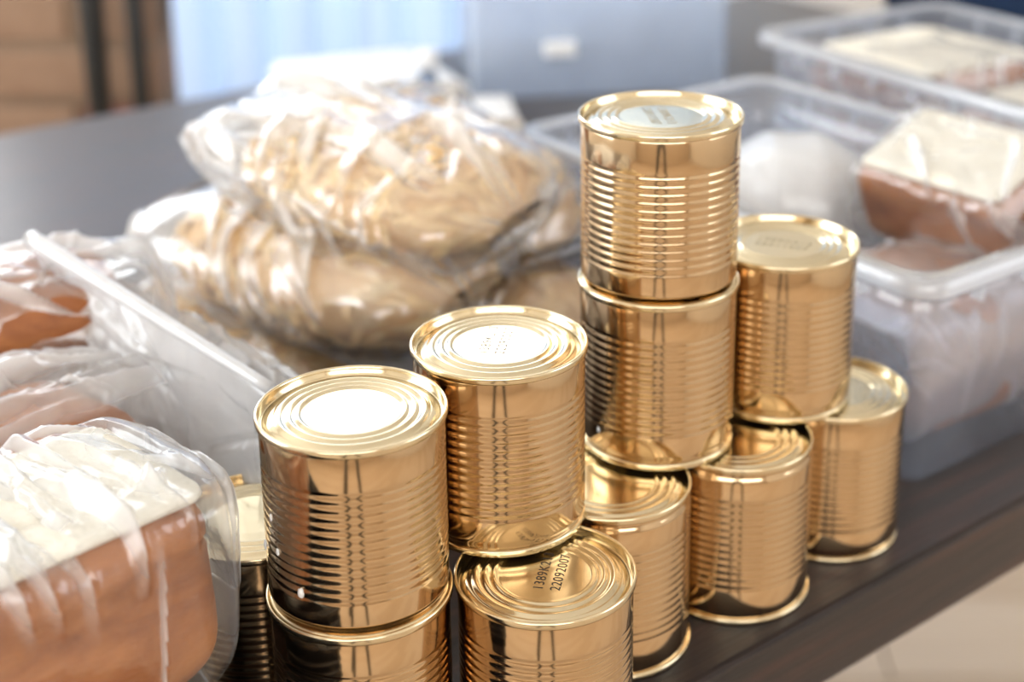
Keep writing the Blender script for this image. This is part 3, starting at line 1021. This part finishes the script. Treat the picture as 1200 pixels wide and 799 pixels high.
# ------------------------------------------------------------------ clear storage boxes
def storage_box(label, corner, ang, lu, lv, h, inset, mat, rim_mat, group, clips=True, name='storage_box'):
    u = Vector((math.cos(math.radians(ang)), math.sin(math.radians(ang)), 0))
    v = Vector((-u.y, u.x, 0))
    c = Vector((*corner, 0)) + u * lu / 2 + v * lv / 2
    o = thing(name, label, 'box', c, math.radians(ang), group)
    hx, hy = lu / 2, lv / 2
    def rr(i, r):
        return rrect(hx - i, hy - i, r, 6)
    def ring(i, z, r=0.02):
        return [(p[0], p[1], z) for p in rr(i, max(0.006, r))]
    lip = 0.010
    t = 0.0016
    spec = [(inset + 0.003, 0.0006, 0.010), (inset, 0.003, 0.012), (inset * 0.6 + lip * 0.55, h * 0.62, 0.015), (lip + 0.002, h * 0.70, 0.016), (lip, h - 0.0022, 0.018)]
    inner = [(i + t, max(z, 0.0022), r) for i, z, r in spec][::-1]
    V, F = loft([ring(*s_) for s_ in spec + inner])
    mesh_obj('box_body', V, F, mat, o)
    rim = [(lip - 0.0004, h - 0.0022), (0.001, h - 0.0022), (0.0008, h - 0.010), (0.0, h - 0.011), (-0.0006, h - 0.009), (0.0, h - 0.0006), (0.001, h), (lip + t, h), (lip + t, h - 0.0022)]
    V, F = loft([ring(i, z, 0.020) for i, z in rim], False, False)
    mesh_obj('box_rim', V, F, rim_mat, o)
    if clips:
        for x in np.arange(-hx + 0.05, hx - 0.03, 0.045):
            for sy in (-1, 1):
                bm_obj('rim_rib', box_mesh(0.0022, 0.008, 0.018, 0.0004, 1), rim_mat, o, (x, sy * (hy - 0.0055), h - 0.012))
        for y in np.arange(-hy + 0.05, hy - 0.03, 0.045):
            for sx in (-1, 1):
                bm_obj('rim_rib', box_mesh(0.008, 0.0022, 0.018, 0.0004, 1), rim_mat, o, (sx * (hx - 0.0055), y, h - 0.012))
    return o

B1, B1A = Vector((0.194, 0.763, 0)), 37.5
u1 = Vector((math.cos(math.radians(B1A)), math.sin(math.radians(B1A)), 0))
v1 = Vector((-u1.y, u1.x, 0))
storage_box('clear plastic storage box nearest the cans, bread bags piled in it', (B1.x, B1.y), B1A, 0.250, 0.380, 0.130, 0.013, M['bin'], M['bin_rim'], 'clear storage boxes')
B2, B2A = Vector((0.171, 1.367, 0)), 33.0
u2 = Vector((math.cos(math.radians(B2A)), math.sin(math.radians(B2A)), 0))
v2 = Vector((u2.y, -u2.x, 0))
b2c = B2 + v2 * 0.38
storage_box('clear plastic storage box farther back at the right, holding bagged bread', (b2c.x, b2c.y), B2A, 0.235, 0.380, 0.130, 0.013, M['bin'], M['bin_rim'], 'clear storage boxes')

bf = [dict(n=26, ang=0.9, spread=0.7, length=(0.02, 0.05), width=(0.004, 0.010), height=(0.002, 0.006), arange=(-0.09, 0.09), brange=(0, 0.3))]
p = B1 + u1 * 0.118 + v1 * 0.083
bread_bag('bagged bread lying low in the nearest clear box, seen through its side', (p.x, p.y, 0.009), rotmat(B1A), 0.160, 0.100, 0.080, 'film_frill', 'none', 51, bf, nu=130, nv=120, group='bagged bread in the clear boxes')
p = B1 + u1 * 0.188 + v1 * 0.118
bread_bag('white topped half loaf in a clear bag sticking out of the nearest clear box', (p.x, p.y, 0.0895), rotmat(-50, 0, 20), 0.122, 0.084, 0.056, 'film_clear', 'top', 52, bf, nu=170, nv=150, group='bagged bread in the clear boxes')
p = B2 + u2 * 0.118 + v2 * 0.100
bread_bag('bagged bread at the left end of the farther clear box', (p.x, p.y, 0.010), rotmat(B2A - 90), 0.150, 0.150, 0.105, 'film_clear', 'top', 53, bf, nu=110, nv=100, group='bagged bread in the clear boxes')
p = B2 + u2 * 0.118 + v2 * 0.275
bread_bag('bagged bread at the right end of the farther clear box', (p.x, p.y, 0.010), rotmat(B2A - 90), 0.150, 0.150, 0.095, 'film_clear', 'top', 54, bf, nu=110, nv=100, group='bagged bread in the clear boxes')

# white round bag and small pasta bag inside the nearest box
p = B1 + u1 * 0.166 + v1 * 0.258
wb = thing('white_bag', 'round white bag standing inside the nearest clear box', 'bag', (p.x, p.y, 0.003))
bag = Bag(0.060, 0.060, 0.058, ((-1, 0.35), (-0.85, 0.7), (-0.3, 1), (0.3, 1), (0.8, 0.75), (1, 0.35)), ((-1, 0.35), (-0.85, 0.7), (-0.3, 1), (0.3, 1), (0.8, 0.75), (1, 0.35)), seed=61)
f = bag_film('bag_film', bag, M['film_white'], wb, 80, 90, [dict(n=20, ang=1.0, spread=0.8, length=(0.02, 0.05), width=(0.004, 0.01), height=(0.001, 0.004), arange=(-0.05, 0.05), brange=(0, 0.34))], (60, 0.001), 61)
f.location = (0, 0, 0.060)
bag2 = Bag(0.055, 0.055, 0.053, bag.w, bag.t, seed=61)
f = bag_film('flour', bag2, M['paper'], wb, 40, 40, [], (40, 0.001), 62, 0.93)
f.location = (0, 0, 0.058)
p = B1 + u1 * 0.062 + v1 * 0.205
pasta_bag('small clear bag of pasta inside the nearest clear box, behind the right upper can', (p.x, p.y, 0.046), B1A, 0, 0, 0.046, 0.048, 0.042, ROUND_W, ROUND_T, bf, 63, n=60, nu=70, nv=80)

# ------------------------------------------------------------------ far end of the table
storage_box('bluish translucent bin at the far side of the table', (-0.105, 1.585), 8, 0.30, 0.20, 0.24, 0.010, M['bin_blue'], M['bin_blue'], None, False, 'plastic_bin')
bin_o = [o for o in COL.objects if o.name.startswith('plastic_bin')][0]
bm_obj('latch', box_mesh(0.035, 0.014, 0.016, 0.003, 2), M['cap'], bin_o, (-0.045, -0.094, 0.055))

def cloth_fold(label, c, rz, sx, sy, layers, seed):
    o = thing('white_cloth', label, 'cloth', c, math.radians(rz), 'white folded cloths')
    g = np.random.default_rng(seed)
    for i in range(layers):
        n1, n2 = 20, 14
        bm = box_mesh(sx * (1 - 0.03 * i), sy * (1 - 0.04 * i), 0.0075, 0.003, 2)
        bm_obj('fold', bm, M['paper'], o, (g.normal(0, 0.003), g.normal(0, 0.003), 0.0042 + i * 0.0082), None, True)
cloth_fold('white folded cloth left of the small bottle on the far table', (-0.215, 1.66, 0), 25, 0.17, 0.20, 2, 1)
cloth_fold('small white folded cloth right of the small bottle on the far table', (-0.083, 1.515, 0), 8, 0.075, 0.115, 2, 2)
bt = thing('small_bottle', 'small blue grey bottle with a white cap on the far table', 'bottle', (-0.137, 1.535, 0))
V, F = lathe([(0.001, 0.0), (0.010, 0.0), (0.0115, 0.002), (0.0115, 0.040), (0.0100, 0.046), (0.0068, 0.049), (0.0068, 0.053), (0.001, 0.053)], 32)
mesh_obj('bottle_body', V, F, M['bottle'], bt)
V, F = lathe([(0.001, 0.0532), (0.0105, 0.0532), (0.0110, 0.055), (0.0110, 0.070), (0.0100, 0.072), (0.001, 0.072)], 32)
mesh_obj('cap', V, F, M['cap'], bt)

cr = thing('plastic_crate', 'dark navy crate at the far right of the table', 'crate', (0.62, 1.80, 0), math.radians(33))
V, F = loft([[(q[0], q[1], z) for q in rrect(0.21 - i, 0.15 - i, 0.02, 4)] for i, z in [(0.012, 0.0006), (0.004, 0.17), (0, 0.172), (0, 0.188), (0.004, 0.19), (0.008, 0.188), (0.016, 0.006)]])
mesh_obj('crate_body', V, F, M['navy'], cr)
for k in range(5):
    bm_obj('crate_rib', box_mesh(0.010, 0.012, 0.15, 0.002, 1), M['navy'], cr, (-0.16 + 0.08 * k, -0.143, 0.085))

# ------------------------------------------------------------------ loose films beside the left loaves
def sheet(name, corners, nu, nv, mat, folds, seed, parent=None, thick=0.0, rg=(50, 0.003), curl=None):
    """A film panel between four corner points (bilinear), folded by creases along its normal."""
    P00, P10, P11, P01 = [np.array(c, float) for c in corners]
    S, T_ = np.meshgrid(np.linspace(0, 1, nu), np.linspace(0, 1, nv), indexing='ij')
    P = (P00 * ((1 - S) * (1 - T_))[..., None] + P10 * (S * (1 - T_))[..., None] + P11 * (S * T_)[..., None] + P01 * ((1 - S) * T_)[..., None])
    nrm = np.cross(P10 - P00, P01 - P00)
    nrm /= np.linalg.norm(nrm)
    La, Lb = np.linalg.norm(P10 - P00), np.linalg.norm(P01 - P00)
    a, b = S * La, T_ * Lb
    d = np.zeros_like(a)
    m = np.zeros_like(a)
    for i, f in enumerate(folds):
        dd, mm_ = crease_field(a, b, 99.0, seed=seed * 17 + i, **f)
        d += dd
        m = np.maximum(m, mm_)
    d += rg[1] * ridged(a, b, rg[0], seed, 10.0)
    if curl is not None:
        d += curl(S, T_)
    P = P + nrm * d[..., None]
    fold = m.reshape(-1)
    V = P.reshape(-1, 3)
    F = []
    for i in range(nu - 1):
        for j in range(nv - 1):
            F.append((i * nv + j, (i + 1) * nv + j, (i + 1) * nv + j + 1, i * nv + j + 1))
    o = mesh_obj(name, V, F, mat, parent)
    set_fold(o, fold)
    return o

lb = thing('plastic_sleeve', 'white plastic sleeve with a stiff rolled edge, lying slantwise behind the loaves', 'sleeve', (0, 0, 0))
fs = [dict(n=14, ang=0.2, spread=0.5, length=(0.03, 0.08), width=(0.006, 0.014), height=(0.001, 0.005), arange=(0, 0.25), brange=(0, 0.1))]
s0, s1_ = Vector((-0.288, 0.790, 0.150)), Vector((-0.131, 0.635, 0.136))
sheet('sleeve_film', (s0, s1_, (-0.140, 0.640, 0.072), (-0.262, 0.742, 0.092)), 120, 60, M['film_white'], fs, 71, lb)
pts = [s0.lerp(s1_, k / 24) for k in range(25)]
V, F = tube(pts, [0.0052 - 0.0022 * (k / 24) for k in range(25)], 12)
mesh_obj('rolled_edge', V, F, M['film_white'], lb)
cf = thing('crumpled_film', 'crumpled clear plastic film with a frilled edge behind the white sleeve', 'film', (0, 0, 0))
fs = [dict(n=60, ang=1.1, spread=0.6, length=(0.008, 0.03), width=(0.003, 0.006), height=(0.002, 0.006), arange=(0, 0.3), brange=(0, 0.12)),
      dict(n=20, ang=0.2, spread=0.5, length=(0.03, 0.08), width=(0.004, 0.010), height=(0.002, 0.006), arange=(0, 0.3), brange=(0, 0.12))]
sheet('film_panel', ((-0.290, 0.850, 0.125), (-0.125, 0.690, 0.108), (-0.150, 0.665, 0.060), (-0.320, 0.800, 0.060)), 170, 70, M['film_frill'], fs, 77, cf)
sheet('film_panel', ((-0.290, 0.850, 0.125), (-0.125, 0.690, 0.108), (-0.120, 0.760, 0.030), (-0.270, 0.900, 0.030)), 170, 70, M['film_frill'], fs, 78, cf)

# ------------------------------------------------------------------ stand-in for the photographer's legs, added only for its stripes on the cans
tp = thing('stripe_prop', 'unseen black stand-in for the photographer, added to mirror dark stripes in the cans', 'stripe_prop', (0, 0, 0))
for nm, a, b in (('leg', (-0.07, -0.30, 0.20), (-0.15, -0.28, FL + 0.002)), ('leg', (0.07, -0.30, 0.20), (0.17, -0.28, FL + 0.002)), ('leg', (-0.05, -0.34, 0.20), (-0.21, -0.62, FL + 0.002))):
    V, F = tube([a, b], [0.028, 0.022], 12)
    mesh_obj(nm, V, F, M['black_metal'], tp)
bm_obj('prop_head', box_mesh(0.17, 0.12, 0.06, 0.01, 2), M['black_metal'], tp, (0, -0.32, 0.22))
V, F = tube([(0, -0.32, 0.25), (0, -0.32, 0.34)], 0.02, 12)
mesh_obj('centre_column', V, F, M['black_metal'], tp)
